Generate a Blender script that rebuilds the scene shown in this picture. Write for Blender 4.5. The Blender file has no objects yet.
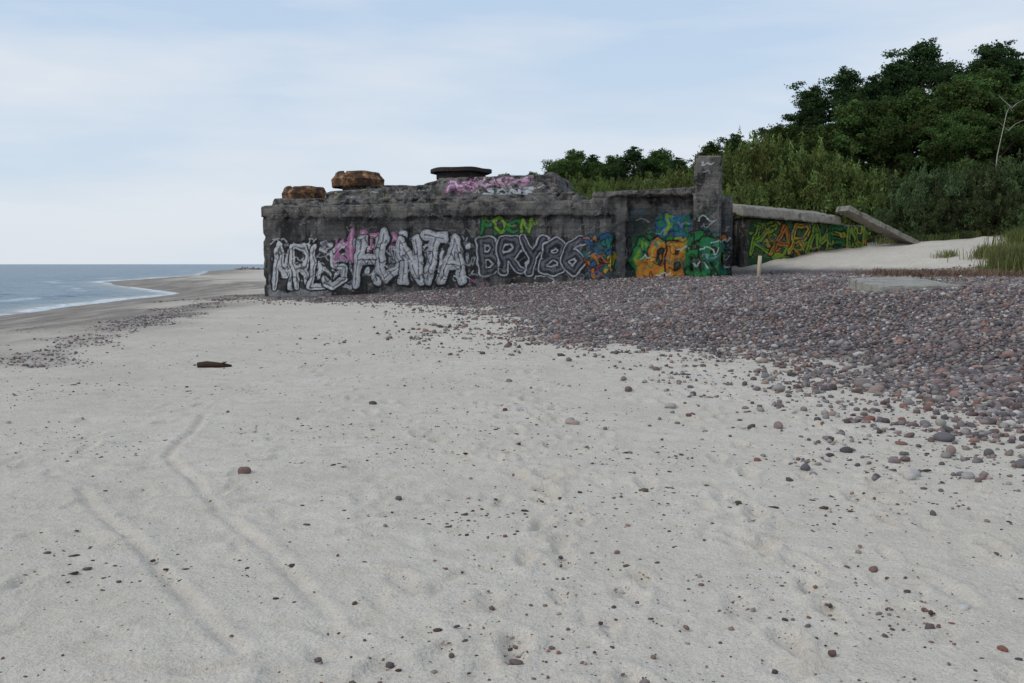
import bpy, math, numpy as np
from mathutils import Vector
from mathutils.bvhtree import BVHTree
rng=np.random.default_rng(7)
F=995.0; HZ=264.0; CAMH=1.7
scene=bpy.context.scene
def W(px,d): return ((px-512)/F*d, d)
def ZZ(py,d): return CAMH+(HZ-py)/F*d

# ------------------------------------------------------------ noise
def _hash(ix,iy,iz,seed):
    h=(ix.astype(np.int64)*374761393+iy.astype(np.int64)*668265263+iz.astype(np.int64)*2147483647+seed*1274126177)&0xffffffff
    h=((h^(h>>13))*1274126177)&0xffffffff
    h=((h^(h>>16))*2246822519)&0xffffffff
    return ((h^(h>>15))&0xffffff)/float(0xffffff)
def vn(x,y,z=None,seed=0):
    x=np.asarray(x,float); y=np.asarray(y,float)
    fx=np.floor(x);fy=np.floor(y);tx=x-fx;ty=y-fy
    tx=tx*tx*(3-2*tx);ty=ty*ty*(3-2*ty)
    if z is None:
        z0=np.zeros_like(fx)
        a=_hash(fx,fy,z0,seed);b=_hash(fx+1,fy,z0,seed);c=_hash(fx,fy+1,z0,seed);d=_hash(fx+1,fy+1,z0,seed)
        return (a*(1-tx)+b*tx)*(1-ty)+(c*(1-tx)+d*tx)*ty
    fz=np.floor(z);tz=z-fz;tz=tz*tz*(3-2*tz)
    r=[]
    for k in (0,1):
        a=_hash(fx,fy,fz+k,seed);b=_hash(fx+1,fy,fz+k,seed);c=_hash(fx,fy+1,fz+k,seed);d=_hash(fx+1,fy+1,fz+k,seed)
        r.append((a*(1-tx)+b*tx)*(1-ty)+(c*(1-tx)+d*tx)*ty)
    return r[0]*(1-tz)+r[1]*tz
def fbm(x,y,o=3,seed=0,z=None):
    s=0;a=.5;t=0
    for i in range(o):
        s=s+a*vn(x*2**i,y*2**i,None if z is None else z*2**i,seed+i*17);t+=a;a*=.5
    return s/t
def sm(a,b,x):
    t=np.clip((x-a)/(b-a),0,1);return t*t*(3-2*t)

# ------------------------------------------------------------ terrain
def segd(x,y,a,b):
    ax,ay=a;bx,by=b;dx=bx-ax;dy=by-ay
    t=np.clip(((x-ax)*dx+(y-ay)*dy)/(dx*dx+dy*dy+1e-12),0,1)
    return np.hypot(x-ax-t*dx,y-ay-t*dy)
def sdpoly(x,y,P):
    d=np.full(np.shape(x),1e9);ins=np.zeros(np.shape(x),bool)
    n=len(P)
    for i in range(n):
        a=P[i];b=P[(i+1)%n]
        d=np.minimum(d,segd(x,y,a,b))
        c=((a[1]>y)!=(b[1]>y))
        xi=(b[0]-a[0])*(y-a[1])/((b[1]-a[1]) if b[1]!=a[1] else 1e-9)+a[0]
        ins^=(c&(x<xi))
    return np.where(ins,d,-d)
LAND=[(-18,-400),(-18.5,10),(-19.5,30),(-21.5,43),(-23.5,60),(-24.5,75),(-31,86),(-50,122),(-62,199),(-95,312),(-84,350),(-20,440),(80,1500),(300,6000),(9000,6000),(9000,-400)]
GRAV=[(14,-4),(9,4),(6.0,8.8),(5.2,12.5),(4.8,15.9),(3.6,19.3),(0.9,21.8),(-0.2,24),(0.1,30),(-1.5,40),(-9,46),(-14,50),(-14,60),(-8,90),(0,300),(300,300),(300,-4)]
STRIP=[(-8.2,17),(-9.4,21),(-10.6,27.7),(-12.4,38),(-13.3,46),(-14.6,56)]
def dshore(x,y): 
    return sdpoly(x+1.6*(fbm(x*.12,y*.12,2,5)-.5),y+2*(fbm(x*.1,y*.1,2,9)-.5),LAND)
def dgrav(x,y):
    return sdpoly(x+1.6*(fbm(x*.35,y*.35,3,31)-.5),y+1.6*(fbm(x*.35+9,y*.35,3,37)-.5),GRAV)
def dstrip(x,y):
    d=np.full(np.shape(x),1e9)
    for a,b in zip(STRIP[:-1],STRIP[1:]): d=np.minimum(d,segd(x,y,a,b))
    return d
S_X=[0,36,45,48,51.4,55,60,72,86,110,200]; S_Z=[0,0,.10,.38,1.05,1.60,2.3,4.6,7.0,8.5,9]
def hh(x,y,full=False):
    x=np.asarray(x,float);y=np.asarray(y,float)
    ds=dshore(x,y);dg=dgrav(x,y)
    zs=np.where(ds<7,-.5+.071*ds,0);zs=np.clip(zs,-3,0)
    land=sm(0,7,ds)
    zg=1.1*sm(0,13,dg)*sm(-16,-2,x+.2*(y-45).clip(0,50))
    s=.75*x+.66*y
    zd=np.interp(s,S_X,S_Z)*sm(-12,6,x)
    zd=zd+sm(1.2,3,zd)*1.2*(fbm(x*.08,y*.08,2,3)-.5)
    dist=np.hypot(x,y)
    z=zs+zg+zd+land*(.10*(fbm(x*.18,y*.18,2,11)-.5)+.045*(fbm(x*1.1,y*1.1,2,21)-.5)*(1+sm(0,.5,zd)*4))
    m=land*(1-sm(-.5,.5,dg))
    near=sm(50,14,dist)
    tram=.30+.9*sm(.38,.68,fbm(x*.45,y*.45,2,29))
    z=z+m*near*tram*(.052*(fbm(x*2.6,y*2.6,2,23)-.5)+.017*(fbm(x*8,y*8,2,27)-.5))
    if full: return z,ds,dg,zd
    return z

def axis_y():
    v=[-12.0];
    while v[-1]<2.2: v.append(v[-1]+(.6 if v[-1]<1 else .12))
    while v[-1]<8: v.append(v[-1]+.025)
    while v[-1]<110: v.append(v[-1]+min(.45,max(.028,v[-1]**2/1691*.75)))
    st=.45
    while v[-1]<5500: st*=1.06; v.append(v[-1]+st)
    return np.array(v)
def axis_x():
    v=[0.0];
    while v[-1]<5500:
        st=.025+max(0,v[-1]-4)*.022
        if v[-1]<45: st=min(st,.45)
        v.append(v[-1]+st)
    v=np.array(v);return np.concatenate([-v[:0:-1],v])
def mesh_from(name,V,Fc,mat=None,smooth=True,col=None,colname="Col",obj=True):
    V=np.ascontiguousarray(V,np.float32);Fc=np.ascontiguousarray(Fc,np.int32)
    me=bpy.data.meshes.new(name);k=Fc.shape[1];n=len(Fc)
    me.vertices.add(len(V));me.vertices.foreach_set("co",V.ravel())
    me.loops.add(n*k);me.loops.foreach_set("vertex_index",Fc.ravel())
    me.polygons.add(n);me.polygons.foreach_set("loop_start",np.arange(0,n*k,k,dtype=np.int32))
    try: me.polygons.foreach_set("loop_total",np.full(n,k,np.int32))
    except Exception: pass
    me.update(calc_edges=True)
    me.polygons.foreach_set("use_smooth",np.full(n,smooth,bool))
    if col is not None:
        at=me.color_attributes.new(colname,'FLOAT_COLOR','POINT')
        c=np.ones((len(V),4),np.float32);c[:,:col.shape[1]]=col
        at.data.foreach_set("color",c.ravel())
    if mat: me.materials.append(mat)
    if not obj: return me
    o=bpy.data.objects.new(name,me);scene.collection.objects.link(o);return o
def grid_faces(ny,nx):
    i=np.arange(ny*nx).reshape(ny,nx)
    return np.stack([i[:-1,:-1],i[:-1,1:],i[1:,1:],i[1:,:-1]],-1).reshape(-1,4)

# ------------------------------------------------------------ node helper
class NT:
    def __init__(s,name):
        s.m=bpy.data.materials.new(name);s.m.use_nodes=True;s.t=s.m.node_tree;s.t.nodes.clear()
        s.out=s.n('ShaderNodeOutputMaterial')
    def n(s,ty,**k):
        nd=s.t.nodes.new(ty)
        for a,b in k.items(): setattr(nd,a,b)
        return nd
    def l(s,a,b): s.t.links.new(a,b)
    def val(s,nd,i,v):
        if hasattr(v,'is_linked') or hasattr(v,'links'): s.l(v,nd.inputs[i])
        else: nd.inputs[i].default_value=v
    def math(s,op,a,b=0.0,clamp=False):
        nd=s.n('ShaderNodeMath',operation=op,use_clamp=clamp);s.val(nd,0,a);s.val(nd,1,b);return nd.outputs[0]
    def coord(s,scale=(1,1,1)):
        if not hasattr(s,'tc'): s.tc=s.n('ShaderNodeTexCoord')
        mp=s.n('ShaderNodeMapping');mp.inputs['Scale'].default_value=scale;s.l(s.tc.outputs['Object'],mp.inputs[0]);return mp.outputs[0]
    def noise(s,sc,det=3,rough=.6,scale=(1,1,1),out='Fac'):
        nd=s.n('ShaderNodeTexNoise');nd.inputs['Scale'].default_value=sc;nd.inputs['Detail'].default_value=det;nd.inputs['Roughness'].default_value=rough
        s.l(s.coord(scale),nd.inputs['Vector']);return nd.outputs[out]
    def mr(s,v,a,b,c=0.0,d=1.0):
        nd=s.n('ShaderNodeMapRange');s.val(nd,0,v)
        for i,q in zip((1,2,3,4),(a,b,c,d)): nd.inputs[i].default_value=q
        return nd.outputs[0]
    def mix(s,f,a,b,bt='MIX'):
        nd=s.n('ShaderNodeMix',data_type='RGBA',blend_type=bt)
        s.val(nd,0,f)
        for i,q in ((6,a),(7,b)):
            if isinstance(q,tuple): nd.inputs[i].default_value=(*q,1) if len(q)==3 else q
            else: s.l(q,nd.inputs[i])
        return nd.outputs[2]
    def ramp(s,v,stops,interp='LINEAR'):
        nd=s.n('ShaderNodeValToRGB');cr=nd.color_ramp;cr.interpolation=interp
        while len(cr.elements)<len(stops): cr.elements.new(.5)
        for e,(p,c) in zip(cr.elements,stops): e.position=p;e.color=(*c,1)
        s.l(v,nd.inputs[0]);return nd.outputs[0]
    def bump(s,h,st,dist,prev=None):
        nd=s.n('ShaderNodeBump');s.val(nd,0,st);nd.inputs['Distance'].default_value=dist;s.l(h,nd.inputs['Height'])
        if prev is not None: s.l(prev,nd.inputs['Normal'])
        return nd.outputs[0]
    def bsdf(s,col,rough=.9,nrm=None,spec=.3,metal=0.0):
        b=s.n('ShaderNodeBsdfPrincipled')
        if isinstance(col,tuple): b.inputs['Base Color'].default_value=(*col,1)
        else: s.l(col,b.inputs['Base Color'])
        s.val(b,b.inputs.find('Roughness'),rough)
        s.val(b,b.inputs.find('Specular IOR Level'),spec);b.inputs['Metallic'].default_value=metal
        if nrm is not None: s.l(nrm,b.inputs['Normal'])
        s.l(b.outputs[0],s.out.inputs[0]);return b
    def attr(s,name,out='Color'):
        a=s.n('ShaderNodeAttribute');a.attribute_name=name;return a.outputs[out]

# ------------------------------------------------------------ materials
def mat_ground():
    t=NT("ground_sand")
    sep=t.n('ShaderNodeSeparateColor');t.l(t.attr("Col"),sep.inputs[0])
    g,w,v=sep.outputs[0],sep.outputs[1],sep.outputs[2]
    big=t.noise(.5,3);med=t.noise(4,4,.65);fine=t.noise(60,2,.7);vf=t.noise(260,1,.7)
    c=t.ramp(med,[(.25,(.51,.445,.365)),(.5,(.65,.58,.49)),(.75,(.72,.655,.565))])
    c=t.mix(t.mr(big,.35,.65,0,.5),c,(.53,.465,.38))
    c=t.mix(t.mr(fine,.35,.75,0,.5),c,(.37,.315,.25))
    c=t.mix(t.mr(vf,.55,.68,0,.65),c,(.19,.15,.12))
    for sc,thr,seedn in ((24,.84,.7),(52,.86,1.3)):
        vo=t.n('ShaderNodeTexVoronoi');vo.inputs['Scale'].default_value=sc;t.l(t.coord(),vo.inputs['Vector'])
        sepv=t.n('ShaderNodeSeparateColor');t.l(vo.outputs['Color'],sepv.inputs[0])
        pres=t.math('GREATER_THAN',sepv.outputs[0],thr)
        sp=t.math('MULTIPLY',t.mr(vo.outputs['Distance'],.12,.22,1,0),pres)
        sp=t.math('MULTIPLY',sp,t.mr(t.noise(seedn,3,.65),.42,.58,0.10,1))
        c=t.mix(t.math('MULTIPLY',sp,.8),c,(.09,.062,.048))
    wn=t.math('MULTIPLY',w,t.mr(t.noise(.9,4,.7,(1,.35,1)),.25,.6,.45,1),True)
    c=t.mix(wn,c,t.mix(t.noise(2.5,3),(.12,.09,.065),(.23,.18,.135)))
    vg=t.n('ShaderNodeTexVoronoi');vg.inputs['Scale'].default_value=13;t.l(t.coord(),vg.inputs['Vector'])
    sg=t.n('ShaderNodeSeparateColor');t.l(vg.outputs['Color'],sg.inputs[0])
    gc=t.ramp(sg.outputs[0],[(0,(.09,.075,.078)),(.3,(.18,.14,.135)),(.5,(.15,.135,.14)),(.7,(.25,.18,.16)),(.9,(.30,.26,.24)),(1,(.42,.39,.37))])
    gc=t.mix(t.mr(vg.outputs['Distance'],.3,.7,0,.85),gc,(.05,.044,.042))
    c=t.mix(g,c,gc)
    vc=t.mix(t.noise(3,3,.7),(.035,.05,.018),(.13,.12,.06))
    c=t.mix(t.math('MULTIPLY',v,t.mr(t.noise(1.2,4,.7),.35,.55,.3,1),True),c,vc)
    hsum=t.math('ADD',t.math('MULTIPLY',med,.045),t.math('ADD',t.math('MULTIPLY',t.noise(15,3,.65),.024),t.math('MULTIPLY',fine,.005)))
    hsum=t.math('ADD',hsum,t.math('MULTIPLY',vg.outputs['Distance'],t.math('MULTIPLY',g,-.05)))
    b=t.bump(hsum,.8,1.0)
    t.bsdf(c,t.mr(w,0,1,.95,.6),b,.2);return t.m
def mat_col(name,rough=.8,bumpsc=None,spec=.3,var=.3,nsc=20):
    t=NT(name);c=t.attr("Col")
    c=t.mix(var,c,t.mix(t.noise(nsc,2,.7),(.05,.045,.04),(.9,.88,.85)),'OVERLAY')
    t.bsdf(c,rough,None,spec);return t.m
def mat_leaf(name,tr=.25):
    t=NT(name);c=t.attr("Col")
    oi=t.n('ShaderNodeObjectInfo')
    hs=t.n('ShaderNodeHueSaturation');t.l(c,hs.inputs['Color'])
    t.l(t.mr(oi.outputs['Random'],0,1,.475,.512),hs.inputs['Hue']);t.l(t.mr(oi.outputs['Random'],0,1,.7,1.35),hs.inputs['Value'])
    d=t.n('ShaderNodeBsdfDiffuse');t.l(hs.outputs[0],d.inputs[0])
    tl=t.n('ShaderNodeBsdfTranslucent');t.l(hs.outputs[0],tl.inputs[0])
    mx=t.n('ShaderNodeMixShader');mx.inputs[0].default_value=tr;t.l(d.outputs[0],mx.inputs[1]);t.l(tl.outputs[0],mx.inputs[2])
    t.l(mx.outputs[0],t.out.inputs[0]);return t.m
def mat_bark(name,a,b_):
    t=NT(name);c=t.mix(t.noise(5,4,.7,(1,1,.25)),a,b_);t.bsdf(c,.9,t.bump(t.noise(20,3,.7,(1,1,.2)),.6,.03));return t.m
def concrete_nodes(t,dark,light,lightz0,lightz1,topcol):
    n1=t.noise(.55,4,.65);n2=t.noise(2.2,4,.7);st=t.noise(1.6,4,.65,(1,1,.12));f=t.noise(14,4,.75);n3=t.noise(3.3,4,.75)
    c=t.mix(t.mr(n2,.42,.62),dark,tuple(x*.30 for x in dark))
    c=t.mix(t.mr(n1,.46,.58,0,.75),c,light)
    c=t.mix(t.mr(st,.53,.64,0,.65),c,tuple(x*1.45 for x in light))
    c=t.mix(t.mr(t.noise(1.1,4,.7,(1,1,.2)),.52,.59,0,.85),c,(.012,.012,.013))
    sx=t.n('ShaderNodeSeparateXYZ');t.l(t.coord(),sx.inputs[0])
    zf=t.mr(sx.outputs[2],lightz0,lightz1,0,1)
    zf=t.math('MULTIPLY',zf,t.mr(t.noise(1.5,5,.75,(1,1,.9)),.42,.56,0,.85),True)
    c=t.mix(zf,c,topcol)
    wv=t.n('ShaderNodeTexWave',bands_direction='Z');wv.inputs['Scale'].default_value=1.1;wv.inputs['Distortion'].default_value=1.5;wv.inputs['Detail'].default_value=2;t.l(t.coord(),wv.inputs[0])
    c=t.mix(t.mr(wv.outputs[1],.0,.12,.35,0),c,(.012,.012,.013))
    c=t.mix(t.mr(n3,.59,.64,0,.85),c,(.25,.21,.175))
    c=t.mix(t.mr(n3,.30,.38,.8,0),c,(.01,.01,.011))
    c=t.mix(t.mr(f,.35,.7,0,.45),c,(.02,.02,.021))
    b=t.bump(n2,.6,.18);b=t.bump(f,.8,.05,b);b=t.bump(n3,.6,.08,b)
    return c,b
def mat_concrete(name,dark,light,z0,z1,top,paint=False):
    t=NT(name);c,b=concrete_nodes(t,dark,light,z0,z1,top)
    if paint:
        a=t.n('ShaderNodeAttribute');a.attribute_name="Col"
        wear=t.mr(t.noise(6,5,.8),.56,.66,1,.12)
        w2=t.mr(t.noise(1.3,4,.75,(1,1,.5)),.58,.68,1,.3)
        al=t.math('MULTIPLY',t.math('MULTIPLY',a.outputs['Alpha'],wear),w2,True)
        al=t.math('MULTIPLY',al,.94)
        pc=t.mix(.45,a.outputs['Color'],t.mix(t.noise(4,5,.75),(.09,.09,.09),(.70,.70,.70)),'OVERLAY')
        c=t.mix(al,c,pc)
    t.bsdf(c,.85,b,.25);return t.m
def mat_pale(name,a,b_,stain):
    t=NT(name);n=t.noise(1.7,5,.7);n2=t.noise(7,4,.75)
    c=t.mix(t.mr(n,.35,.65),a,b_);c=t.mix(t.mr(n2,.55,.68,0,.8),c,stain);c=t.mix(t.mr(t.noise(2.5,4,.7,(1,1,.2)),.56,.66,0,.7),c,tuple(x*.5 for x in stain))
    t.bsdf(c,.9,t.bump(n2,.7,.05),.2);return t.m
DK=(.050,.047,.046);LT=(.135,.127,.12)
M_ground=mat_ground()
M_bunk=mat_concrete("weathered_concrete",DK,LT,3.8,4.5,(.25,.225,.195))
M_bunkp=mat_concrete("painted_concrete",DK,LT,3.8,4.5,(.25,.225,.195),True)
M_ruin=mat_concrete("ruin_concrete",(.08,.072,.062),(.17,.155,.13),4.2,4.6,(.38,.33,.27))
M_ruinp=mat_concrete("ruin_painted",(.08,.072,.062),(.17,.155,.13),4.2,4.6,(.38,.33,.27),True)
M_pale=mat_pale("pale_roof_concrete",(.30,.27,.225),(.21,.19,.16),(.10,.09,.078))
M_slab=mat_pale("slab_concrete",(.36,.335,.29),(.27,.25,.21),(.17,.15,.13))
M_lid=mat_pale("dark_armour_steel",(.045,.036,.032),(.03,.027,.026),(.10,.065,.045))
M_stone=mat_col("pebble",.78,90,.25,.35,40)
M_leaf=mat_leaf("leaves",.3);M_grass=mat_leaf("grass_blades",.3)
M_bark=mat_bark("pine_bark",(.10,.065,.045),(.05,.04,.035))
M_bare=mat_bark("bleached_wood",(.48,.45,.41),(.28,.25,.22))
M_drift=mat_bark("driftwood",(.07,.035,.022),(.03,.02,.015))
M_post=mat_bark("post_wood",(.62,.53,.38),(.42,.35,.24))
t=NT("rusted_steel");n=t.noise(2.5,5,.75)
c=t.ramp(n,[(.3,(.028,.018,.015)),(.48,(.07,.035,.02)),(.58,(.26,.13,.055)),(.72,(.45,.29,.15))])
t.bsdf(c,.85,t.bump(t.noise(12,4,.7),.6,.04),.3);M_rust=t.m

# ------------------------------------------------------------ ground sheet
ys=axis_y();xs=axis_x()
X,Y=np.meshgrid(xs,ys)
Z,DS,DG,ZD=hh(X,Y,True)
prints=[]
def trail(x0,y0,x1,y1,step=.68,jit=.08,depth=.044):
    L=math.hypot(x1-x0,y1-y0);n=int(L/step);a=math.atan2(y1-y0,x1-x0)
    for i in range(n):
        s=i/n;side=.11*(1 if i%2 else -1)
        prints.append((x0+(x1-x0)*s-math.sin(a)*side+rng.normal(0,jit),y0+(y1-y0)*s+math.cos(a)*side+rng.normal(0,jit),a+rng.normal(0,.15),depth*rng.uniform(.6,1.2)))
trail(.15,3.7,.3,16);trail(.55,3.9,.0,13);trail(1.2,3.8,3.2,17);trail(-.2,8,-3.5,17);trail(2.9,4.4,1.8,14,depth=.038)
trail(-2.6,4.5,-1.6,15,depth=.018);trail(3.6,6,2.4,18,depth=.034);trail(1.9,4,.4,12,depth=.034);trail(-4,9,-3,20,depth=.03);trail(.6,5,-1.4,19,depth=.036);trail(2.2,5,4,15,depth=.03)
for i in range(420):
    yy=3.5+rng.random()**1.3*20;prints.append((rng.uniform(-.6,.6)*yy,yy,rng.uniform(0,6.28) if i%3 else 1.57+rng.normal(0,.3),rng.uniform(.006,.024)))
for (px,py,a,dp) in prints:
    i0,i1=np.searchsorted(xs,[px-.4,px+.4]);j0,j1=np.searchsorted(ys,[py-.4,py+.4])
    x=X[j0:j1,i0:i1]-px;y=Y[j0:j1,i0:i1]-py
    u=x*math.cos(a)+y*math.sin(a);v=-x*math.sin(a)+y*math.cos(a)
    sc_=.95+.25*math.sin(px*50);u=u/sc_;v=v/sc_
    ww=.052+.014*np.sin(u*14)
    r=np.sqrt((u/.15)**2+(v/ww)**2)
    r=r+.5*(vn((x+px)*14,(y+py)*14,seed=4)-.5)
    Z[j0:j1,i0:i1]+=-dp*np.exp(-np.abs(r)**3)+dp*.45*np.exp(-((r-1.6)/.4)**2)
for a,b in (((-3.25,7.4),(-1.2,4.3)),((-3.0,8.6),(-.85,4.7)),((-4.6,8.2),(-3.2,4.6)),((-3.4,11),(-3.0,8.6))):
    d=segd(X+.02*np.sin(Y*3),Y,a,b);Z+=-.022*np.exp(-(d/.032)**2)*(.4+.9*vn(X*4,Y*4,seed=3))+.009*np.exp(-((d-.08)/.03)**2)
gm=sm(-.2,1.8,DG+2.2*(fbm(X*1.3,Y*1.3,3,41)-.5))
S=.75*X+.66*Y
gm=gm*(1-sm(.18,.5,ZD)*sm(30,38,Y)*sm(9,13,X))
st=sm(.9,.1,dstrip(X,Y)+1.8*(fbm(X*.9,Y*.7,3,51)-.5))
gm=np.maximum(gm,.32*st)
wet=sm(9,2.5,DS)*.95*sm(-3,0,DS+2)+.85*sm(15,7,DS+5*(fbm(X*.25,Y*.12,3,63)-.5))*sm(.3,.6,fbm(X*.5,Y*.22,3,61))
wet=np.clip(wet,0,1)
veg=sm(2.4,3.4,ZD)*(.4+.6*sm(.4,.6,fbm(X*.3,Y*.3,3,71)));veg=np.maximum(veg,sm(100,140,Y)*sm(0,.5,ZD)*.8)
col=np.stack([gm,wet,veg],-1).reshape(-1,3)
ground=mesh_from("ground",np.stack([X,Y,Z],-1).reshape(-1,3),grid_faces(len(ys),len(xs)),M_ground,True,col)

# ------------------------------------------------------------ sea
v=[18.0]
while v[-1]<7000: v.append(v[-1]+min(max(.10,(v[-1]/300)**2*6),1e9) if v[-1]<500 else v[-1]*1.05)
sy=np.array(v)
xl=[-14.0]
while xl[-1]>-7000: xl.append(xl[-1]-(.16 if xl[-1]>-50 else (.16+(-50-xl[-1])*.03)))
xl=np.array(xl[::-1]);xr=[-14.0]
while xr[-1]<6000: xr.append(xr[-1]+.5+(xr[-1]+14)*.15)
sx=np.concatenate([xl,np.array(xr[1:])])
SX,SY=np.meshgrid(sx,sy);sd=-dshore(SX,SY)
ph=sd+1.8*fbm(SX*.15,SY*.15,2,81)
sw=.5+.5*np.sin(ph*1.15)
SZ=-.5+.14*sw**4*sm(0,3,sd)*sm(40,8,sd)+.07*(fbm(SX*1.2,SY*.7,3,83)-.5)*sm(-1,3,sd)*sm(400,60,SY)
foam=sm(2.2,.3,sd)*sm(.34,.5,fbm(SX*.9,SY*.9,3,85))+sm(.8,.98,sw)*sm(11,3,sd)*sm(.42,.55,fbm(SX*.35,SY*.2,3,87))
foam=np.clip(foam,0,1)
t=NT("sea_water")
fa=t.attr("Col",'Color');fs=t.n('ShaderNodeSeparateColor');t.l(fa,fs.inputs[0])
base=t.mix(t.noise(.05,3,.6,(1,.25,1)),(.05,.115,.165),(.09,.165,.215))
base=t.mix(fs.outputs[1],base,(.20,.21,.18))
ff=t.math('MULTIPLY',fs.outputs[0],t.mr(t.noise(3,5,.75),.35,.6,.3,1),True)
base=t.mix(ff,base,(.82,.85,.87))
b=t.bump(t.noise(1.1,4,.65,(1,.6,1)),1.0,.5);b=t.bump(t.noise(.12,3,.6,(1,.4,1)),1.0,1.6,b)
t.bsdf(base,t.mr(ff,0,1,.28,.8),b,.35)
sea=mesh_from("sea",np.stack([SX,SY,SZ],-1).reshape(-1,3),grid_faces(len(sy),len(sx)),t.m,True,np.stack([foam,sm(5,0,sd),foam*0],-1).reshape(-1,3))

# ------------------------------------------------------------ concrete bunker
def prism(poly,z0,z1,shrink=0.0,dirn=None):
    n=len(poly);cx=sum(p[0] for p in poly)/n;cy=sum(p[1] for p in poly)/n
    V=[];z1l=z1 if isinstance(z1,(list,tuple)) else [z1]*n
    for p in poly: V.append((p[0],p[1],z0))
    for p,zt in zip(poly,z1l):
        dx,dy=p[0]-cx,p[1]-cy
        V.append((p[0]-np.sign(dx)*shrink,p[1]-np.sign(dy)*shrink,zt))
    Fc=[tuple(range(n))[::-1],tuple(range(n,2*n))]+[(i,(i+1)%n,n+(i+1)%n,n+i) for i in range(n)]
    return V,Fc
def box(u0,u1,w0,w1,z0,z1,shrink=0.0): return prism([(u0,w0),(u1,w0),(u1,w1),(u0,w1)],z0,z1,shrink)
class Frame:
    def __init__(s,o,d):
        L=math.hypot(*d);s.o=o;s.d=(d[0]/L,d[1]/L);s.n=(-s.d[1],s.d[0])
    def w(s,P):
        P=np.asarray(P,float);o=P.copy()
        o[...,0]=s.o[0]+P[...,0]*s.d[0]+P[...,1]*s.n[0];o[...,1]=s.o[1]+P[...,0]*s.d[1]+P[...,1]*s.n[1];return o
    def u(s,px,w=0.0):
        k=(px-512)/F;x0=s.o[0]+w*s.n[0];y0=s.o[1]+w*s.n[1];return (k*y0-x0)/(s.d[0]-k*s.d[1])
    def dep(s,u,w=0.0): return s.o[1]+u*s.d[1]+w*s.n[1]
def remesh_parts(name,parts,frame,voxel,mat,erode=.10,edgez=None,jit=.03,seed=0):
    V=[];Fc=[]
    for v,f in parts:
        k=len(V);V+=list(v);Fc+=[tuple(i+k for i in q) for q in f]
    me=bpy.data.meshes.new(name+"_src");me.from_pydata([tuple(x) for x in frame.w(np.array(V))],[],Fc);me.update()
    o=bpy.data.objects.new(name+"_src",me);scene.collection.objects.link(o)
    md=o.modifiers.new("r",'REMESH');md.mode='VOXEL';md.voxel_size=voxel
    dg=bpy.context.evaluated_depsgraph_get();m2=bpy.data.meshes.new_from_object(o.evaluated_get(dg));bpy.data.objects.remove(o)
    m2.name=name;n=len(m2.vertices);co=np.empty(n*3,np.float32);m2.vertices.foreach_get("co",co);co=co.reshape(-1,3).astype(float)
    no=np.empty(n*3,np.float32);m2.vertices.foreach_get("normal",no);no=no.reshape(-1,3)
    f1=fbm(co[:,0]*.8,co[:,1]*.8,2,seed+1,co[:,2]*.8)-.5
    f2=fbm(co[:,0]*2.6,co[:,1]*2.6,3,seed+2,co[:,2]*2.6)
    f3=fbm(co[:,0]*1.5,co[:,1]*1.5,2,seed+4,co[:,2]*1.5)
    loc=np.stack([no[:,0]*frame.d[0]+no[:,1]*frame.d[1],no[:,0]*frame.n[0]+no[:,1]*frame.n[1],no[:,2]],-1)
    edge=sm(.999,.93,np.abs(loc).max(1))
    spall=sm(.60,.70,f3)*.06
    co+=no*(jit*f1-erode*edge*sm(.40,.62,f2)-.03*f2-spall*(erode/.2))[:,None]
    m2.vertices.foreach_set("co",co.astype(np.float32).ravel());m2.update()
    m2.polygons.foreach_set("use_smooth",np.ones(len(m2.polygons),bool))
    m2.materials.clear();m2.materials.append(mat)
    ob=bpy.data.objects.new(name,m2);scene.collection.objects.link(ob);return ob
def bvh_of(o):
    me=o.data;return BVHTree.FromPolygons([v.co for v in me.vertices],[tuple(p.vertices) for p in me.polygons])

P1=W(325,50.5);P2=W(612,47.5)
FR=Frame(P1,(P2[0]-P1[0],P2[1]-P1[1]))
parts=[]
foot=[(-3.7,.75),(0,0),(14.6,0),(14.6,12),(-5.4,12),(-5.2,5)]
parts.append(prism(foot,-.8,[4.72,4.66,4.72,4.9,4.9,4.8]))
parts.append(prism([(-.2,-.12),(14.5,-.16),(14.5,.6),(0,.6)],3.95,[4.66,4.76,4.76,4.66]))
parts.append(prism([(-3.75,.68),(-.1,-.06),(0,.6),(-3.5,1.4)],4.05,[4.74,4.7,4.7,4.74]))
parts.append(box(14.5,18.5,.38,12,-.5,4.95))
parts.append(box(14.55,15.3,.10,1,-.5,4.90))
parts.append(prism([(13.6,-.18),(18.5,-.18),(18.5,12),(13.6,12)],4.82,[5.10,5.30,5.3,5.1]))
parts.append(prism([(18.33,-.35),(19.63,-.35),(19.63,.9),(18.33,.9)],-.5,[6.72,6.66,6.7,6.75]))
parts.append(box(19.5,20.15,.25,9,-.5,4.85))
parts.append(box(-4.7,-1.4,3.5,6.8,4.6,5.28,.15))
A0=FR.u(322,4);A1=FR.u(445,4);B0=FR.u(426,4);B1=FR.u(568,4)
parts.append(prism([(A0,2.8),(A1,2.8),(A1,10),(A0,10)],4.5,[5.60,5.85,6.1,5.9],.45))
parts.append(prism([(A0+.9,5),(A1,5),(A1,9),(A0+.9,9)],4.5,6.05,.3))
parts.append(prism([(B0,3.2),(B1,3.2),(B1,10),(B0,10)],4.5,[6.28,6.34,6.5,6.46],.75))
parts.append(prism([(B0-2.6,1.6),(B1+1.0,1.6),(B1+1.,11),(B0-2.6,11)],4.5,[5.10,5.30,5.3,5.2],.30))
parts.append(box(B1-1.5,B1-.8,5,6.5,6,6.60,.1))
parts.append(prism([(B0-1.6,4.6),(B0+1,4.6),(B0+1,9),(B0-1.6,9)],5,[5.9,6.3,6.3,6.0],.4))
r_=np.random.default_rng(77)
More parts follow.
